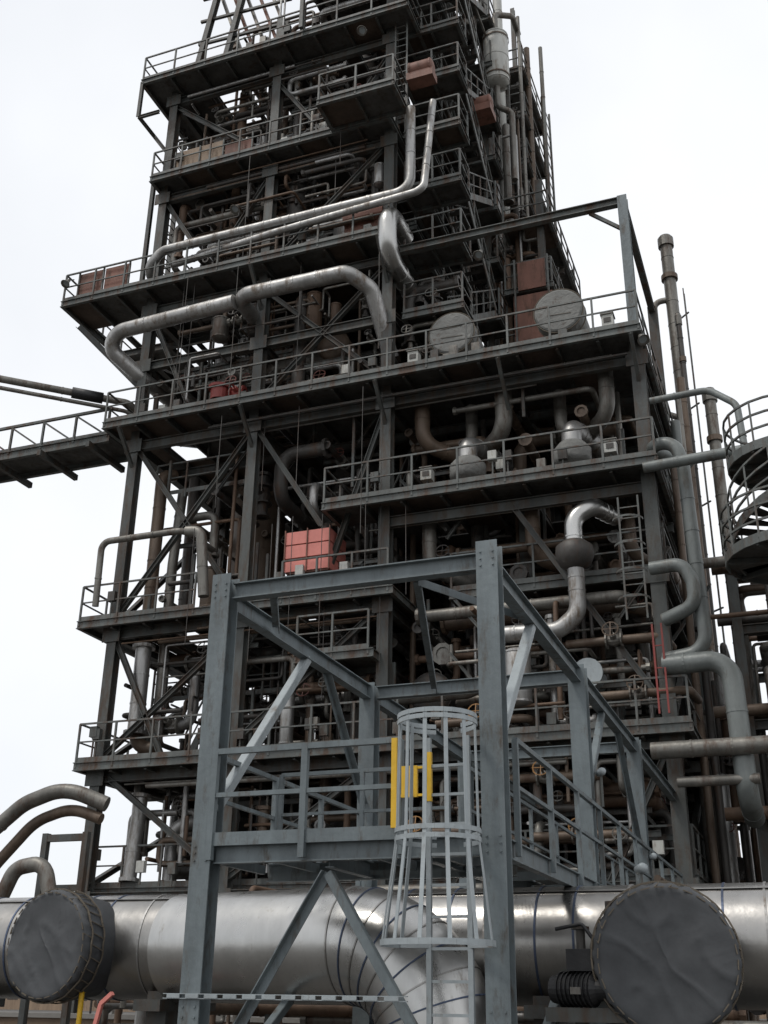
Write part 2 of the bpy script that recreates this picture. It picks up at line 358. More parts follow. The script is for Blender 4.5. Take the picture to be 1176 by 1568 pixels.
for z in (4.3,7.6,11.85,14.5,18.45,23.65,28.45,33):
    xa,xb=(-19,-10.2) if z>19 or z==11.85 else ((-11.5,-3) if z==14.5 else (-19,-3))
    for j in range(3):
        y=26.5+rnd.random()*.9;x0=rnd.uniform(xa,xa+3);tube(b,[(x0,y,z-.45-j*.1),(rnd.uniform(xb-4,xb),y,z-.45-j*.1)],rnd.choice([.025,.04,.07]),rnd.choice(pal),seg=6)
    for j in range(int((xb-xa)/1.1)):
        x=rnd.uniform(xa,xb);y=rnd.uniform(26.3,27.2);h=rnd.uniform(.3,.75);m=rnd.choice(['pipe_dark','pipe_dull','rail_steel','tower_steel','white_paint'])
        box(b,x-.12,x+.12,y,y+.15,z+h,z+h+.3,m);bar(b,(x,y+.07,z),(x,y+.07,z+h),.04,.04,'rail_steel')
for i in range(26):
    x=rnd.uniform(-18,-9.5);y=rnd.uniform(25.9,27);z=rnd.choice([18,23.4,28.2,14.2,11.6]);bar(b,(x,y,z),(x+.02,y,z-rnd.uniform(1.5,5)),.016,.016,'pipe_dark')
for i in range(38):
    x=rnd.uniform(-18.6,-10.6);y=rnd.uniform(27,29);z=rnd.choice([18.5,21.25,23.7,26.1,28.5,30.8,7.65,11.9]);r=rnd.uniform(.15,.38);h=rnd.uniform(.5,1.5)
    vessel(b,(x,y,z+.25),(x,y,z+.25+h),r,rnd.choice(pal),14)
b.obj('conduits_and_instruments',tower)
b=B()
for (x,y,z0,z1,r,m) in [(-16.8,31,4.8,9.5,.8,'pipe_dark'),(-12.6,30.5,.8,6.5,1.1,'pipe_dark'),(-12.3,31,8.3,11.2,1.,'pipe_dark'),(-8.2,31,1,6.7,1.,'pipe_dark'),(-5,31.5,8,13.8,.8,'pipe_dull'),
  (-16.5,31,13,17.5,.9,'pipe_brown'),(-12.6,31,13,17.6,1.1,'pipe_dark'),(-16.6,31,19.2,22.5,.9,'pipe_brown'),(-12.2,28.6,24.2,26.2,.75,'alu_jacket'),(-16,32,24.5,27.6,.8,'pipe_dark'),(-12.5,30,29,32.2,.8,'pipe_dark'),(-16.2,31,29.2,32,.7,'pipe_dull'),(-13,31,34,36,.8,'pipe_dark'),(-10.5,28.5,37,39.5,.6,'pipe_dull')]:
    vessel(b,(x,y,z0),(x,y,z1),r,m)
for (x,z,y0,y1,r,m) in [(-8.3,12.9,28.5,33,.6,'pipe_dark'),(-12.6,21,28,33,.55,'pipe_brown'),(-7,9.2,28,32,.6,'pipe_dull'),(-9.3,9.2,28,32,.6,'pipe_dark'),(-15.8,25.1,28,31,.5,'pipe_dull')]:
    vessel(b,(x,y0,z),(x,y1,z),r,m)
b.obj('process_vessels',tower)
b=B()
for i in range(len(SZ)-1):
    a,c=(28.3,31.8) if i%2 else (31.8,28.3)
    stairs(b,(-8.45,a,SZ[i]),(-8.45,c,SZ[i+1]),.75,(1,0,0))
stairs(b,(-10.9,28,14.5),(-10.9,31,18.4),.8,(1,0,0));stairs(b,(-4,29,7.7),(-4,32,11.8),.8,(1,0,0));stairs(b,(-17,28.6,7.7),(-14.9,28.6,11.8),.7,(0,1,0))
ladder(b,(-9.85,26.7,28.5),(-9.85,26.7,36));ladder(b,(-3.4,26.3,10.2),(-3.4,26.3,13.5),.5,'rail_steel')
for z in (10.6,11.3,12,12.7): hoop(b,(-3.4,26.0,z),.38,.01,.05,'rail_steel',180,360,10)
ladder(b,(-2.95,26.2,7.8),(-2.95,26.2,10.0),.22,'red_paint',sp=.5);ladder(b,(-19.7,28.5,23.7),(-19.7,28.5,33),.5,'rail_steel',(0,1,0))
for z in (24.5,26,27.5,29,30.5,32): bar(b,(-19.2,28.3,z),(-19.75,28.3,z),.06,.06,'rail_steel')
for x,y in((-19.8,27.3),(-19.8,28.8)): bar(b,(x,y,24.5),(x,y,29.3),.14,.14,'tower_steel')
ladder(b,(-6.3,34,28),(-6.3,34,34.5),.9,'rail_steel',(0,1,0),.5,.08)
b.obj('stairs_and_ladders',tower)
b=B()
ib(b,(-9.9,26.9,23.3),(-2.9,26.9,23.3),.2,.26,'deck_edge');ib(b,(-2.9,26.9,18.45),(-2.9,26.9,23.43),.28,.28,'gantry_grey',up=UPY)
ib(b,(-2.9,27.05,23.3),(-2.9,33,23.3),.2,.26,'deck_edge');ib(b,(-2.9,33,18.45),(-2.9,33,23.43),.3,.3,'tower_steel',up=UPY)
bar(b,(-2.9,27,22.3),(-3.9,27,23.2),.1,.1,'deck_edge')
b.obj('lifting_portal_frame')
def pipe(name,runs):
    b=B()
    for pts,r,m,kw in runs: tube(b,pts,r,m,**kw)
    return b.obj(name)
k=dict(bands=1.0,seg=16,n=8)
pipe('insulated_pipe',[([(-18.6,28,23.9),(-18.9,26.15,24.2),(-18.3,26.15,24.9),(-9.3,26.15,24.95),(-9.3,26.15,28.3)],.16,'alu_jacket',dict(k,R=.5))])
pipe('insulated_pipe',[([(-18,26.5,24.5),(-14,26.1,24.5),(-9.0,25.85,24.55),(-8.75,25.85,24.7),(-8.75,26.8,29)],.12,'alu_jacket',dict(k,R=.4))])
pipe('insulated_pipe',[([(-18.9,28.5,20.4),(-19.1,27,20.5),(-19.9,26.1,21.3),(-19.5,25.9,21.75),(-15.1,25.8,21.85)],.25,'alu_jacket',dict(k,R=.7)),([(-15.0,27.6,21.9),(-15.0,25.75,22.0),(-11.2,25.75,22.0),(-10.6,26.3,21.6),(-10.4,27.5,19.8)],.25,'alu_jacket',dict(k,R=.5))])
pipe('white_elbow_pipe',[([(-10.0,27.6,24.3),(-10.0,26.0,24.3),(-10.0,26.0,22.6),(-10.0,36,22.5)],.3,'elbow_jacket',dict(k,R=.65,bands=.5))])
pipe('riser_pipe',[([(-16.4,28,14.3),(-16.4,26.2,14.3),(-19.3,26.2,14.3),(-19.4,26.4,12.3)],.1,'pipe_dull',dict(k,R=.3)),
  ([(-16.4,26.3,14.3),(-15.9,26.3,14.25),(-15.7,26.4,12.2)],.16,'pipe_dull',dict(k,R=.5))])
pipe('riser_pipe',[([(-18.1,28,17.2),(-18.3,27.6,17.0),(-18.3,27.6,8.3),(-17.6,27.6,8.1)],.2,'pipe_brown',dict(k,R=.6)),
  ([(-17.8,28.1,16.5),(-17.8,27.9,14),(-17.8,27.9,7.8)],.16,'pipe_dull',dict(k,R=.5)),([(-18.2,27.4,11.2),(-18.2,27.4,8.6)],.24,'alu_jacket',dict(k,flange=True)),
  ([(-17.9,27.6,6.8),(-17.9,27.4,4.5)],.2,'alu_jacket',dict(k,flange=True)),([(-17,28,4.4),(-17,28,6),(-15,28,6.2)],.2,'alu_jacket',k)])
pipe('riser_pipe',[([(-1.9,28,15.0),(-2.9,26.7,15.0),(-2.1,26.5,15.0),(-1.95,26.5,14.2),(-1.85,26.5,9.3),(-2.9,26.6,9.2)],.17,'pipe_grey',dict(k,R=.5)),
  ([(-2.9,26.4,9.0),(-1.35,26.3,9.0),(-1.3,26.3,5.8),(-1.3,28,5.6)],.24,'pipe_grey',dict(k,R=.55)),
  ([(-2.6,26.2,16.1),(-1.1,26.2,16.15),(-.45,26,15.5),(-.35,25.8,13)],.09,'pipe_grey',dict(k,R=.5)),
  ([(-2.9,26,14.1),(-.3,26,14.2)],.14,'pipe_grey',k),([(-3.3,26,6.9),(-.6,26,6.9)],.2,'pipe_dull',k),([(-2.8,26.2,6.2),(-1,26.2,6.2)],.12,'pipe_dull',k),
  ([(-3,26.4,11.5),(-2.2,26.3,11.5),(-2.0,26.3,11.0),(-2,26.3,10.4),(-2.8,26.6,10.2)],.17,'pipe_grey',dict(k,R=.4))])
pipe('riser_pipe',[([(-2.4,29+i*2.2,.3),(-2.4,29+i*2.2,16+i*2)],.1+.05*(i%2),['pipe_brown','pipe_grey','pipe_dull','pipe_brown'][i%4],k) for i in range(5)])
for i,(x,y,z0,z1,r) in enumerate([(-2.55,38,10,30,.24),(-2.3,36.5,8,25.3,.1),(-1.5,36,6,21.6,.2)]):
    b=B();tube(b,[(x,y,z0),(x,y,z1)],r,'pipe_dark' if i==1 else 'pipe_dull',seg=16,bands=1.1)
    lathe(b,(x,y,z1),(0,0,1),[(-.5,r),(-.5,r*1.3),(-.1,r*1.3),(0,r*.9),(0,0)],'pipe_dull',16)
    lathe(b,(x,y,z1-2),(0,0,1),[(-.1,r),(-.1,r*1.35),(.1,r*1.35),(.1,r)],'pipe_brown',16)
    if i==0: tube(b,[(x,y,z1-3),(x-.7,y,z1-3),(x-.7,y,z1-8),(x,y,z1-8.4)],.12,'pipe_dull',R=.3,seg=12)
    b.obj('vent_stack')
b=B();
for z in (14,18,22,26): bar(b,(-1.95,37.6,z),(-2.35,38,z),.05,.05,'rail_steel')
ladder(b,(-2.05,37.6,9),(-2.05,37.6,27),.4,'rail_steel',(0,1,0));b.obj('access_ladder')
for i,(x,y,z0,z1,r) in enumerate([(-8.9,34.5,24,47,.26),(-8.3,34.6,26,48,.2),(-7.4,36,26,40,.13),(-8.6,33.3,30,46,.16),(-7,37,27,38,.1)]):
    b=B();tube(b,[(x,y,z0),(x,y,z1)],r,['alu_jacket','white_paint','pipe_brown','pipe_dull','pipe_brown'][i],seg=16,bands=1.2);b.obj('rooftop_pipe')
b=B();vessel(b,(-7.9,32.4,34.8),(-7.9,32.4,37.2),.5,'white_paint')
tube(b,[(-7.9,32.4,34.6),(-7.9,32.4,33.6),(-7.4,32.6,33.3),(-7.4,32.6,30)],.12,'pipe_dull');tube(b,[(-7.9,32.4,37.3),(-7.9,32.4,38.5),(-7.3,33,38.8),(-7.3,34,38.8)],.12,'pipe_dull')
for z in(35,37): hoop(b,(-7.9,32.4,z),.53,.02,.06,'pipe_brown')
for dx in(-.4,.4): bar(b,(-7.9+dx,32.6,33),(-7.9+dx,32.6,34.9),.08,.08,'tower_steel')
b.obj('vertical_drum')
def drum(name,x,z,y0,y1,r):
    b=B();lathe(b,(x,y0,z),(0,1,0),[(0,0),(0,r*.9),(.03,r*.97),(.1,r),(.5,r),(.52,r*.93),(y1-y0,r*.93),(y1-y0+.2,r*.6),(y1-y0+.25,0)],'blanket_grey',28,False)
    for t in(.06,.45): lathe(b,(x,y0+t,z),(0,1,0),[(-.02,r),(-.02,r+.02),(.02,r+.02),(.02,r)],'rope_tan',28)
    for yy in(y0+.9,y1-.5):
        box(b,x-r*.8,x+r*.8,yy-.1,yy+.1,18.47 if z>18 else 14.52,z-r*.55,'tower_steel')
    lathe(b,(x,y0+.8,z+r*.9),(0,0,1),[(0,.14),(.3,.14),(.3,.22),(.38,.22),(.38,0)],'pipe_dull',14)
    for s in(-1,1):
        bar(b,(x-.45*r,y0-.01,z+s*.15),(x+.5*r,y0-.01,z+s*.18),.012,.012,'rope_tan')
    b.obj(name)
drum('heat_exchanger_drum',-8.35,20.1,27.2,31.5,.72);drum('heat_exchanger_drum',-5.1,20.3,27.4,32,.74)
for x,zb in((-9.4,18.45),(-3.6,18.45),(-9.0,14.5),(-3.8,14.5)):
    b=B();z=zb+.55;box(b,x-.16,x+.16,26.7,27.0,z,z+.36,'white_paint');bar(b,(x,26.85,zb),(x,26.85,z),.06,.06,'rail_steel');box(b,x-.1,x+.1,26.68,26.695,z+.1,z+.25,'pipe_dark');box(b,x-.19,x+.19,26.66,27.04,z+.361,z+.39,'pipe_dull');b.obj('junction_box')
for x in(-7.9,-4.9):
    b=B();lathe(b,(x,27.2,15.3),(0,0,1),[(-.75,.3),(-.3,.3),(-.25,.5),(-.1,.52),(.2,.52),(.4,.36)],'blanket_grey',18,True)
    tube(b,[(x,27.2,15.6),(x,27.2,16.2),(x+.2,28.5,16.5),(x+.8,31,16.6)],.28,'alu_jacket',R=.6,seg=16,n=8,bands=.4);b.obj('valve_assembly')
b=B();lathe(b,(-4.9,26.6,12.25),(0,0,1),[(-.5,.0),(-.48,.2),(-.35,.4),(-.1,.5),(.15,.48),(.3,.3)],'pipe_dark',22,True)
tube(b,[(-4.9,26.6,12.4),(-4.9,26.6,13.2),(-4.4,26.8,13.6),(-4.0,28,13.7)],.24,'elbow_jacket',R=.5,seg=16,n=8,bands=.3)
tube(b,[(-7.2,26.8,10.3),(-5.4,26.6,10.2),(-4.9,26.6,10.6),(-4.9,26.6,11.9)],.22,'alu_jacket',R=.5,seg=16,n=8,bands=.4);b.obj('strainer_with_elbow')
b=B();tube(b,[(-10,27,8.9),(-7.9,26.9,8.9),(-7.4,26.9,9.2),(-7.4,27.6,9.4)],.2,'pipe_dull',R=.45,bands=.6);vessel(b,(-6.6,26.9,8.5),(-6.6,26.9,9.8),.35,'alu_jacket')
lathe(b,(-4.8,26.8,9.1),(0,-1,0),[(-1,.33),(-.1,.33),(-.1,.38),(0,.38),(0,0)],'rail_light',24)
b.obj('filter_housing')
for (x,z) in((-7.6,8.1),(-3.6,8.5),(-9.2,5.4),(-5.2,5.2),(-6,6.6),(-4.1,9.9)):
    b=B();valve(b,(x,26.9,z),(1,0,0),.13,'pipe_dull','orange_paint' if x<-5 else 'pipe_brown');tube(b,[(x-1.2,26.9,z),(x+1.2,26.9,z),(x+1.3,28,z)],.11,'pipe_brown');b.obj('hand_valve')
# ------------------------------------------------------------ coloured cabinets & panels
b=B();
for j in range(3): box(b,-13.3,-11.9,26.7,27.9,12.75+j*.42,13.13+j*.42,'red_cabinet')
box(b,-13.25,-11.95,26.75,27.85,12.7,14.0,'red_brown');box(b,-13.2,-12,26.8,27.8,11.87,12.7,'tower_steel')
for x in(-13.3,-12.6,-11.9): bar(b,(x,26.68,12.7),(x,26.68,14.04),.03,.03,'red_brown')
b.obj('red_cabinet')
b=B()
for j in range(2): box(b,-21.6+j*1.05,-20.6+j*1.05,26.2,26.24,23.75,24.75,'red_brown')
for x in(-21.6,-20.6,-19.55): bar(b,(x,26.17,23.7),(x,26.17,24.8),.05,.05,'rail_steel')
b.obj('rail_panel')
b=B();box(b,-18.4,-16.5,26.5,26.55,28.6,29.5,'tan_panel');box(b,-16.4,-15.3,26.5,26.55,28.6,29.3,'red_brown')
for x in(-18.4,-17.4,-16.45,-15.3):bar(b,(x,26.47,28.5),(x,26.47,29.5),.05,.05,'rail_steel')
b.obj('rail_panel')
b=B();box(b,-16.6,-15.5,27,28,18.6,19.1,'red_paint');lathe(b,(-16.2,27.2,19.2),(0,0,1),[(0,.3),(.4,.3),(.4,.38),(.5,.38),(.5,0)],'red_paint',16);valve(b,(-15.4,27,19.2),(1,0,0),.15,'red_paint');b.obj('red_pump')
b=B();box(b,-11.9,-10.5,27,28.4,24,24.9,'red_brown');lathe(b,(-11.2,27.1,25.1),(1,0,0),[(-.7,.0),(-.7,.3),(.7,.3),(.7,0)],'red_brown',16);b.obj('red_pump')
b=B();vessel(b,(-9.2,25.9,29.6),(-8.5,25.9,29.6),.28,'red_brown');box(b,-9.3,-8.4,25.7,26.2,29.1,29.4,'red_brown');b.obj('red_motor')
b=B();vessel(b,(-8.2,30,31.5),(-7.6,30,31.5),.3,'red_brown');box(b,-8.3,-7.5,29.6,30.4,30.9,31.2,'red_brown');b.obj('red_motor')
b=B();box(b,-7.6,-6.2,32.4,32.46,22.2,24.6,'red_brown');box(b,-7.4,-6.4,32.36,32.4,24.8,26,'red_brown')
for x in(-7.5,-6.3): bar(b,(x,32.3,22),(x,32.3,26.1),.06,.06,'rail_steel')
b.obj('rail_panel')
for p in [(-21.9,25.9,24.3),(-15.7,26.4,26.2),(-10.6,25,31.1),(-18.2,26.6,29.9),(-7.1,26.1,21.9),(-2.6,25.8,17.8)]: bell_lamp('floodlight',p,(rnd.uniform(-.5,.5),-.5,-.9))
b=B()
for x in(-18.4,-17.2): ib(b,(x,27,33),(x+.9,27,38.5),.2,.22,'tower_steel')
for i in range(5): bar(b,(-17.9+i*.5,27.4,38.5),(-16.2+i*.5,27.4,33.4),.28,.1,'red_brown' if i%2 else 'pipe_dull')
for z in (34,35.2,36.4,37.6): bar(b,(-18.3,27,z),(-14.5,27.2,z),.1,.1,'tower_steel')
b.obj('inclined_conveyor_housing')
b=B();deck(b,-13.5,-9.2,25.6,33,36.2,1,hole=.2);rail(b,[(-13.5,25.6,36.2),(-9.2,25.6,36.2),(-9.2,33,36.2)])
for x in(-13.3,-9.4): bar(b,(x,25.8,33),(x,25.8,36),.14,.14,'tower_steel')
for x in(-12.8,-11): bar(b,(x,27,36.2),(x,27,40),.16,.16,'tower_steel')
b.obj('rooftop_platform')
# ------------------------------------------------------------ left bridge
b=B();box(b,-36,-19.9,26.7,28.1,18.3,18.36,'deck_dark')
for y in(26.7,28.1):
    ib(b,(-36,y,18.25),(-19.9,y,18.25),.14,.3,'deck_edge');bar(b,(-36,y,19.35),(-19.9,y,19.35),.09,.09,'deck_edge')
    for i in range(13):
        x=-20-i*1.3;bar(b,(x,y,18.3),(x,y,19.35),.07,.07,'deck_edge');bar(b,(x,y,18.35),(x-1.3,y,19.3),.06,.06,'deck_edge')
for i in range(9): bar(b,(-20.5-i*1.9,26.4,18.0),(-20.5-i*1.9,28.5,18.0),.14,.2,'tower_steel')
for j in range(3): tube(b,[(-36,27+j*.3,18.5),(-19.9,27+j*.3,18.5)],.06+.02*j,'pipe_dark',seg=8)
b.obj('walkway_bridge')
b=B()
for dz,r in((0,.12),(-.32,.07)):
    tube(b,[(-33,15.0,19.7+dz),(-20.6,26.2,19.7+dz),(-19.6,27.1,19.7+dz),(-19.2,28,19.2+dz)],r,'pipe_dull',R=.5,seg=14,bands=2)
lathe(b,(-20.6,26.2,19.7),(12.4,11.2,0),[(-.5,.15),(-.5,.19),(.5,.19),(.5,.15)],'black_rubber',14,True);b.obj('overhead_pipe')
# ------------------------------------------------------------ right spiral stair
b=B();cx,cy=.5,24.5
tube(b,[(cx,cy,0),(cx,cy,15)],.16,'tower_steel')
n=18;R=1.4;P=[]
for i in range(n+1):
    a=math.radians(150+i*13);z=10.7+i*.13;P.append((a,z))
for i,(a,z) in enumerate(P):
    c=V((math.cos(a),math.sin(a),0));p=V((cx,cy,z));w=V((-c.y,c.x,0))*.2
    b.add([p+c*.15,p+c*R-w,p+c*R+w,p+c*.15+V((0,0,.03)),p+c*R-w+V((0,0,.03)),p+c*R+w+V((0,0,.03))],[(0,2,1),(3,4,5),(1,2,5,4)],'deck_dark')
    if i%2==0: bar(b,p+c*R,p+c*R+V((0,0,1.1)),.04,.04,'rail_steel')
    if i<n:
        a2,z2=P[i+1];q=V((cx+math.cos(a2)*R,cy+math.sin(a2)*R,z2));o=p+c*R
        bar(b,o,q,.03,.22,'deck_edge')
        for h in(.37,.73,1.1): bar(b,o+V((0,0,h)),q+V((0,0,h)),.045,.045,'rail_steel')
for zt,R in((13.0,1.3),(10.7,1.6)):
    b.add([(cx+math.cos(t*math.pi/12)*R,cy+math.sin(t*math.pi/12)*R,zt) for t in range(24)],[tuple(range(24))],'deck_dark')
    hoop(b,(cx,cy,zt),R,.04,.22,'deck_edge',n=24)
    for t in range(8): a=t*math.pi/4+.2;bar(b,(cx,cy,zt-.08),(cx+math.cos(a)*R*.98,cy+math.sin(a)*R*.98,zt-.08),.06,.12,'tower_steel')
    for h in(.4,.75,1.1): hoop(b,(cx,cy,zt+h),R,.045,.045,'rail_steel',n=24)
    for t in range(12): a=t*math.pi/6;bar(b,(cx+math.cos(a)*R,cy+math.sin(a)*R,zt),(cx+math.cos(a)*R,cy+math.sin(a)*R,zt+1.1),.045,.045,'rail_steel')
b.obj('spiral_staircase')
b=B()
for x in(-1.2,1.5,4.5):
    for y in(29,34): ib(b,(x,y,0),(x,y,12),.25,.25,'tower_steel',up=UPY)
for z in(3,5.5,8,10.5,12):
    for y in(29,34): ib(b,(-1.2,y,z),(4.5,y,z),.18,.25,'tower_steel')
    for j in range(5): tube(b,[(-2+j*.3,28.6+j*.5,z+.3),(6,28.6+j*.5,z+.3)],rnd.uniform(.06,.18),rnd.choice(pal),seg=10,bands=1.5)
for j in range(16):
    x=rnd.uniform(-1.2,4);y=rnd.uniform(28,31);tube(b,[(x,y,0),(x,y,rnd.uniform(5,12))],rnd.uniform(.05,.18),rnd.choice(pal),seg=10,bands=1.2)
run(-1.3,4,28,33,.5,12,70,.04,.15)
b.obj('pipe_rack')
b=B();tube(b,[(-.35,22,0),(-.35,22,4.2),(.9,22,5.6),(4,22,5.6)],.55,'duct_jacket',R=2,seg=28,n=10,bands=.5,bm='band_blue');b.obj('vertical_duct')
# ------------------------------------------------------------ BIG DUCT
b=B();zc=2.22;yd=14.3;r=.685
tube(b,[(-14,yd,zc),(3,yd,zc)],r,'duct_jacket',seg=64,cap=True)
x=-13.6;i=0
while x<3:
    lathe(b,(x,yd,zc),(1,0,0),[(-.013,r-.005),(-.013,r+.010),(.013,r+.010),(.013,r-.005)],'band_blue' if i%3 else 'alu_jacket',64);x+=.46 if i%2 else .62;i+=1
bar(b,(-14,yd-.35,zc+r*.88),(3,yd-.35,zc+r*.88),.03,.012,'duct_jacket')
for x in(-12,-8.4,-3.2,1.2):
    box(b,x-.15,x+.15,yd-.5,yd+.5,0,zc-r+.12,'tower_steel');box(b,x-.2,x+.2,yd-.75,yd+.75,zc-r-.12,zc-r+.02,'tower_steel')
b.obj('large_insulated_duct')
b=B()
P=[(-8.2,14.0,2.2),(-4.3,13.25,2.2),(-4.3,13.25,-.2)];PF=fillet(P,1.45,9)
tube(b,P,.68,'elbow_jacket',R=1.45,seg=56,n=9,cap=False)
for i in range(1,len(PF)-1):
    d=(PF[i+1]-PF[i-1]);lathe(b,PF[i],d,[(-.009,.68),(-.009,.69),(.009,.69),(.009,.68)],'duct_jacket' if i%2 else 'band_blue',56)
b.obj('duct_elbow')
def cover(name,c,d,r,L,sd):
    c=V(c);d=V(d).normalized();b=B();s,u=frame(d);seg=96;vs=[];fs=[]
    prof=[(0,i*.06) for i in range(16)]+[(-.005,.93),(-.015,.965),(-.035,.99),(-.06,1.0),(-.1,1.01),(-.14,1.01),(-.2,1.0),(-.26,1.0),(-.3,1.0),(-.34,.985),(-.36,1.0),(-.5,.98),(-.7,.95),(-L,.9),(-L,.6)]
    for t,q in prof:
        for k_ in range(seg):
            a=2*math.pi*k_/seg;x=q*math.cos(a);y=q*math.sin(a)
            n1=noise.noise(V((x*1.1+sd,y*1.1,t*3)));n2=noise.noise(V((x*3+2*y+sd,y*2.2-x,t*4)));n3=1-abs(noise.noise(V((x*1.8-y*1.2,y*1.0+x*.6+sd,3)))) 
            dt=(.04*n1+.010*n2+.022*n3**10)*(1 if t>-.04 else .3)
            w=1+.03*noise.noise(V((math.cos(a)*5,math.sin(a)*5,t*9+sd)))+.012*math.sin(a*30)*(-.35<t<-.03)
            vs.append(c+d*(t+dt)+(s*math.cos(a)+u*math.sin(a))*max(q,.001)*r*w)
    for i in range(len(prof)-1):
        for k_ in range(seg):
            k2=(k_+1)%seg;fs.append((i*seg+k_,i*seg+k2,(i+1)*seg+k2,(i+1)*seg+k_))
    b.add(vs,fs,'canvas_cover',True)
    for t in(-.1,-.33):
        P=[c+d*(t+.012*math.sin(j*1.9))+(s*math.cos(j*math.pi/24)+u*math.sin(j*math.pi/24))*(r*1.03) for j in range(49)]
        for j in range(48): bar(b,P[j],P[j+1],.018,.018,'rope_tan')
    for j in range(30):
        a=j*math.pi/15;e=s*math.cos(a)+u*math.sin(a);a2=a+.1;e2=s*math.cos(a2)+u*math.sin(a2)
        bar(b,c-d*.1+e*r*1.03,c-d*.33+e2*r*1.03,.012,.012,'rope_tan')
        bar(b,c+d*.016+e*r*.95,c+d*.016+(s*math.cos(a+.14)+u*math.sin(a+.14))*r*.95,.012,.012,'rope_tan')
        if j%3: bar(b,c+d*.016+e*r*.95,c-d*.1+e2*r*1.03,.01,.01,'rope_tan')
    b.obj(name)
cover('canvas_covered_flange',(-1.63,12.7,2.02),(.22,-1,-.03),.755,.95,1.3)
cover('canvas_covered_flange',(-9.75,13.1,2.2),(-.12,-1,0),.69,1.0,7.9)
b=B();mx,my,mz=-2.6,12.8,1.72
lathe(b,(mx,my,mz),(1,-.3,0),[(-.3,0),(-.3,.14),(-.2,.16),(.2,.16),(.25,.12),(.4,.1),(.4,0)],'black_rubber',20)
for j in range(8): lathe(b,(mx-.18+j*.05,my+.054-.015*j,mz),(1,-.3,0),[(-.008,.16),(-.008,.18),(.008,.18),(.008,.16)],'black_rubber',20)
box(b,mx-.1,mx+.2,my-.1,my+.2,mz+.18,mz+.4,'black_rubber');lathe(b,(mx+.05,my,mz+.45),(0,0,1),[(-.1,.05),(.15,.05),(.15,.1),(.18,.1),(.18,0)],'pipe_dark',14)
box(b,mx-.35,mx+.5,my-.1,my+.3,mz-.32,mz-.18,'tower_steel');tube(b,[(mx-.2,my-.1,mz+.6),(mx+.1,my-.15,mz+.65),(mx+.35,my-.1,mz+.3)],.02,'black_rubber')
tube(b,[(mx+.4,my+.2,mz),(mx+.4,my+.2,mz+.9)],.1,'pipe_dark');bar(b,(mx,my+.1,0),(mx,my+.1,mz-.25),.12,.12,'tower_steel')
box(b,mx-.05,mx+.06,my-.21,my-.2,mz-.05,mz+.02,'pipe_dull')
b.obj('motor_actuator')
b=B();tube(b,[(-17.6,20,3.8),(-16.9,20,4.6),(-15.9,20,5.35),(-14.9,20,5.65),(-14.0,20.3,5.3)],.16,'pipe_dull',R=1.2,seg=16,n=8,bands=.6);tube(b,[(-17.4,20.3,3.3),(-16.5,20.2,4.2),(-15.7,20.2,5.0),(-14.8,20.2,5.25),(-14.1,20.3,5.0)],.12,'pipe_brown',R=1.2,seg=14,n=8)
tube(b,[(-17.5,19,3.2),(-15.4,19,3.2),(-15.1,19,3.9),(-14.4,19,4.0),(-14.2,19,3.4)],.15,'pipe_dull',R=.35,seg=14)
tube(b,[(-17,19.3,3.7),(-15.6,19,3.6),(-14.8,19,2.8)],.09,'pipe_dull',R=.35,seg=14)
for x in(-15.2,-14.2): bar(b,(x,20,0),(x,20,4.7),.13,.13,'tower_steel')
bar(b,(-15.13,20,4.6),(-14.27,20,4.6),.12,.14,'tower_steel');bar(b,(-15.13,20,3.6),(-14.27,20,3.6),.1,.12,'tower_steel')
b.obj('hose_bend_pipes')
# ------------------------------------------------------------ GANTRY
gan=empty('steel_gantry');b=B();GX0,GX1=-6.3,-3.0;g='gantry_grey'
def gcol(x,y,z1,w=.25): 
    ib(b,(x,y,0),(x,y,z1),w,w,g,up=UPY,t=.018);box(b,x-.2,x+.2,y-.2,y+.2,0.003,.03,g)
gcol(GX0,11.1,6.27,.24);gcol(GX1,11.1,6.27,.24);gcol(GX0,15.9,6.15);gcol(GX1,15.9,6.15);gcol(GX1,21.1,6.15);gcol(GX0,21.1,6.15)
for y,zz in((11.1,6.06),(15.9,6.0),(21.1,6.0)): ib(b,(GX0+.13,y,zz),(GX1-.13,y,zz),.14,.2,g,t=.015)
for x in(GX0,GX1):
    for y0,y1 in((11.23,15.77),(16.03,20.97),(21.23,27)): ib(b,(x,y0,6.0),(x,y1,6.0),.14,.22,g,t=.015)
def gb(p,q,w=.09,h=.09,m=g): # angle section
    bar(b,p,q,w,.012,m,ou=h/2);bar(b,p,q,.012,h,m,os=w/2)
gb((-3.9,11.2,5.95),(-3.05,12.9,5.95));gb((-3.9,11.25,5.93),(-5.2,15.8,5.93));gb((-5.7,11.2,5.95),(-6.2,12.3,5.95))
gb((GX0,11.2,3.5),(GX0,13.5,5.9),.1,.1,'rail_light');gb((GX1,11.25,4.1),(GX1,13.0,5.9),.1,.1,'rail_light')  # lighter than the frame: light falling on these braces put into colour
gb((GX0,15.8,4.2),(GX0,14.2,5.9));gb((GX1,16,4.2),(GX1,17.8,5.9));gb((GX1,20.9,4.2),(GX1,19.3,5.9));gb((GX1,16,3.1),(GX1,21,.4));gb((GX1,11.3,.4),(GX1,15.8,2.9))
gb((GX0,11.3,.4),(GX0,15.8,2.9));gb((-4.85,11.1,2.8),(-6.22,11.1,.6));gb((-4.85,11.16,2.8),(-3.1,11.16,.1))
ib(b,(GX0+.13,11.1,3.02),(GX1-.13,11.1,3.02),.1,.2,g,t=.014);ib(b,(GX0+.13,12.4,2.95),(GX1-.13,12.4,2.95),.1,.2,g,t=.014)
ib(b,(-4.85,11.17,2.95),(-4.85,12.33,2.95),.1,.18,g,t=.014)
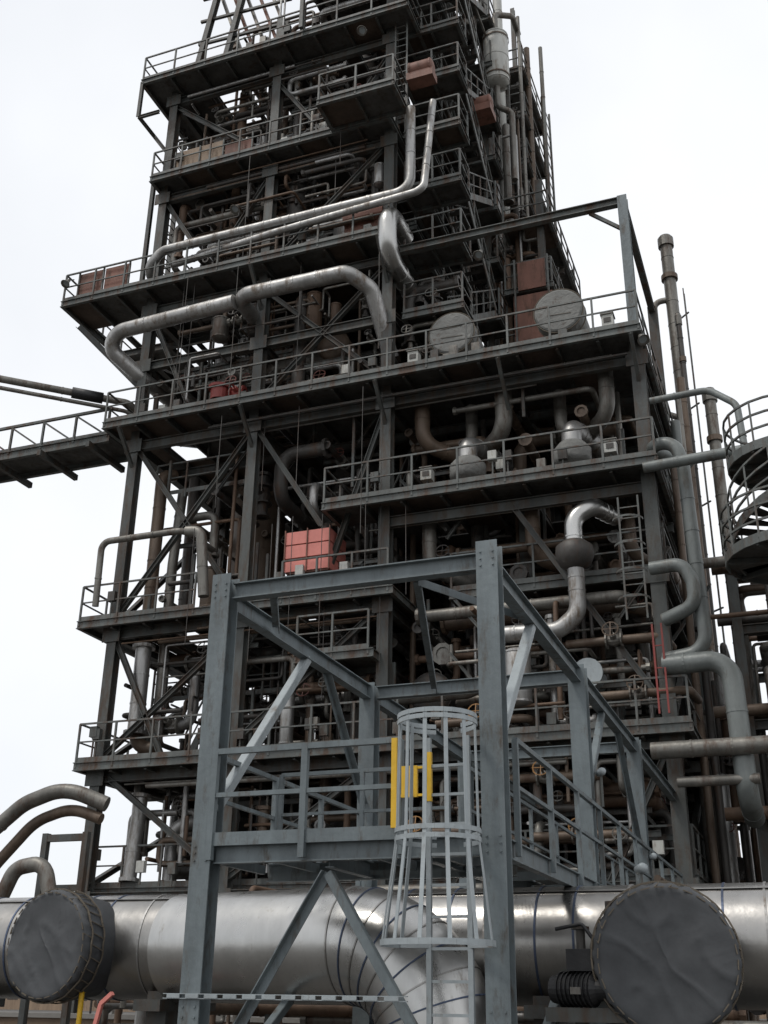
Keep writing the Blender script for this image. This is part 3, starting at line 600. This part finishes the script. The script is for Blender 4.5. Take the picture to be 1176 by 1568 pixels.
for x in(-6.2,-5.5,-4.3,-3.6): bar(b,(x,11.17,2.98),(x,12.33,2.98),.05,.1,g)
for i in range(40): bar(b,(GX0+.1,11.16+i*.031,3.135),(GX1-.1,11.16+i*.031,3.135),.006,.03,'rail_steel')
for x in(GX1-.75,GX1+.06): ib(b,(x,11.3,3.0),(x,26.3,3.0),.1,.2,g,t=.014)
for i in range(9): bar(b,(GX1-.69,12+i*1.7,2.98),(GX1,12+i*1.7,2.98),.06,.1,g)
for i in range(23): bar(b,(GX1-.68+i*.03,12.5,3.12),(GX1-.68+i*.03,26.3,3.12),.006,.03,'rail_steel')
for i in range(12): bar(b,(-6.55+i*.22,10.95,1.6),(-6.4+i*.22,10.95,1.6),.02,.036,'rail_light')
bar(b,(-6.6,10.97,1.622),(-3.9,10.97,1.622),.04,.008,'rail_light');bar(b,(-6.6,10.97,1.578),(-3.9,10.97,1.578),.04,.008,'rail_light')
for x in(GX0,GX1):
    for z in(5.98,6.06,6.14,2.95,3.03,3.1,1.4,1.5):
        for dx in(-.07,.07): lathe(b,(x+dx,10.98,z),(0,-1,0),[(0,.013),(.014,.013),(.014,0)],g,6)
b.obj('frame',gan)
b=B()
rail(b,[(GX0+.1,11.0,3.1),(-5.1,11.0,3.1),(-4.0,11.0,3.1)],g,1.02,True,1.2,.07)
rail(b,[(GX0,11.3,3.1),(GX0,15.6,3.1)],g,1.02,False,1.3,.06);rail(b,[(GX1+.12,11.5,3.1),(GX1+.12,26,3.1)],g,1.05,False,1.6,.06)
rail(b,[(GX1-.8,12.6,3.1),(GX1-.8,26,3.1)],g,1.05,False,1.6,.05);rail(b,[(GX0+.2,12.5,3.1),(GX1-.95,12.5,3.1)],g,1.02,False,1.2,.05)
b.obj('handrail',gan)
b=B();lm='rail_light';cx,cy=-3.45,10.58
ladder(b,(cx,10.93,0),(cx,10.93,4.1),.42,lm,sp=.28,t=.05)
for z,rr in((4.22,.4),(4.16,.4),(3.1,.42),(3.02,.42)): hoop(b,(cx,cy,z),rr,.012,.045,lm,110,430,24)
hoop(b,(cx,cy-.03,2.08),.54,.012,.055,lm,150,390,20);
for s in(-1,1): bar(b,(cx+s*.47,cy+.24,2.08),(cx+s*.21,10.93,2.08),.05,.05,lm)
for a in range(150,391,30):
    a_=math.radians(a);e=V((math.cos(a_),math.sin(a_),0));c=V((cx,cy,0))
    bar(b,c+e*.39+V((0,0,4.22)),c+e*.41+V((0,0,3.06)),.04,.012,lm,up=e);bar(b,c+e*.41+V((0,0,3.06)),c+e*.53+V((0,-.03,2.08)),.04,.012,lm,up=e)
b.obj('caged_ladder',gan)
b=B()
box(b,-3.95,-3.78,10.9,10.94,3.5,3.82,'yellow_paint');bar(b,(-4.03,10.92,3.2),(-4.03,10.92,4.12),.06,.06,'yellow_paint');bar(b,(-3.65,10.92,3.45),(-3.65,10.92,3.95),.05,.05,'yellow_paint')
for z in(3.52,3.8): bar(b,(-4.0,10.92,z),(-3.67,10.92,z),.025,.025,'yellow_paint')
b.obj('safety_gate',gan)
for p in [(-2.85,16.5,4.7),(-2.8,21,4.0),(-1.9,13.2,2.98)]:
    b=B();lathe(b,p,(.6,-.8,.1),[(-.08,.02),(-.08,.05),(.04,.06),(.08,.045),(.08,0)],'rail_light',14,True);bar(b,(p[0],p[1],p[2]-.5),p,.03,.03,'rail_steel');b.obj('alarm_sounder')
# ------------------------------------------------------------ base / background
b=B();box(b,-30,8,23.6,23.9,0,1.1,'brick_wall');box(b,-30,8,23.55,23.95,1.1,1.2,'concrete');b.obj('low_bund_wall')
b=B();run(-13,1,16,22,.3,2.6,60,.04,.16);run(-11,-2,19,24,.4,4,30,.05,.18)
for i in range(8): bar(b,(-12+i*1.6,18,0),(-12+i*1.6,18,2.2),.12,.12,'tower_steel')
b.obj('ground_level_pipework')
b=B();bar(b,(-8.9,12.9,.4),(-8.65,12.9,1.5),.05,.05,'red_cabinet');bar(b,(-8.65,12.9,1.5),(-8.5,12.9,1.62),.06,.05,'red_cabinet');lathe(b,(-8.9,12.9,0),(0,0,1),[(0,.14),(.5,.12),(.55,.16),(.6,.0)],'red_paint',14);b.obj('fire_hydrant')
b=B();tube(b,[(-9.3,13.4,0),(-9.3,13.4,1.62)],.035,'yellow_paint');lathe(b,(-9.3,13.4,1.62),(0,0,1),[(0,.05),(.03,0)],'yellow_paint');b.obj('yellow_bollard')
b=B()
for i,(x,y,w,h) in enumerate([(-90,110,30,5),(-50,120,24,4),(30,130,40,5),(-10,150,30,3.5)]):
    box(b,x,x+w,y,y+12,0,h,'tan_panel');box(b,x-.5,x+w+.5,y-.5,y+12.5,h,h+.4,'pipe_dark')
    for j in range(int(w/3)): box(b,x+1+j*3,x+2.4+j*3,y-.02,y+.05,1,2.4,'pipe_dark')
b.obj('distant_warehouse')
# ------------------------------------------------------------ world, sun, camera
SUN_EL=math.radians(60);SUN_AZ=math.radians(215)
w=bpy.data.worlds.new('World');sc.world=w;w.use_nodes=True;nt=w.node_tree;N=nt.nodes
bg=N['Background'];sky=N.new('ShaderNodeTexSky');sky.sky_type='NISHITA';sky.sun_disc=False;sky.sun_elevation=SUN_EL;sky.sun_rotation=SUN_AZ
tc=N.new('ShaderNodeTexCoord');ns=N.new('ShaderNodeTexNoise');ns.inputs['Scale'].default_value=1.6;ns.inputs['Detail'].default_value=5;nt.links.new(tc.outputs['Generated'],ns.inputs['Vector'])
mr=N.new('ShaderNodeMapRange');mr.inputs['From Min'].default_value=.3;mr.inputs['From Max'].default_value=.6;mr.inputs['To Min'].default_value=.76;mr.inputs['To Max'].default_value=.98
nt.links.new(ns.outputs['Fac'],mr.inputs['Value'])
mx=N.new('ShaderNodeMix');mx.data_type='RGBA';mx.inputs[7].default_value=(10.3,10.5,10.8,1)
nt.links.new(mr.outputs['Result'],mx.inputs[0]);nt.links.new(sky.outputs['Color'],mx.inputs[6]);nt.links.new(mx.outputs[2],bg.inputs['Color'])
bg.inputs['Strength'].default_value=.1
L=bpy.data.lights.new('sun','SUN');L.energy=1.4;L.angle=math.radians(10);L.color=(1,.96,.9);o=bpy.data.objects.new('sun',L);sc.collection.objects.link(o)
d=V((math.sin(SUN_AZ)*math.cos(SUN_EL),math.cos(SUN_AZ)*math.cos(SUN_EL),math.sin(SUN_EL)))
o.rotation_euler=d.to_track_quat('Z','Y').to_euler()
cam=bpy.data.cameras.new('camera');co=bpy.data.objects.new('camera',cam);sc.collection.objects.link(co);sc.camera=co
cam.sensor_fit='VERTICAL';cam.sensor_height=24;cam.lens=24*1690/1568;cam.clip_end=3000;cam.clip_start=.1
th=math.radians(23.8);az=math.radians(21);ro=math.radians(.8)
fh=V((-math.sin(az),math.cos(az),0));rt=V((math.cos(az),math.sin(az),0));f=fh*math.cos(th)+V((0,0,math.sin(th)));u=V((0,0,math.cos(th)))-fh*math.sin(th)
r2=rt*math.cos(ro)+u*math.sin(ro);u2=-rt*math.sin(ro)+u*math.cos(ro)
co.matrix_world=Matrix(((r2.x,u2.x,-f.x,0),(r2.y,u2.y,-f.y,0),(r2.z,u2.z,-f.z,1.6),(0,0,0,1)))
sc.view_settings.view_transform='Standard';sc.view_settings.look='None';sc.view_settings.exposure=0
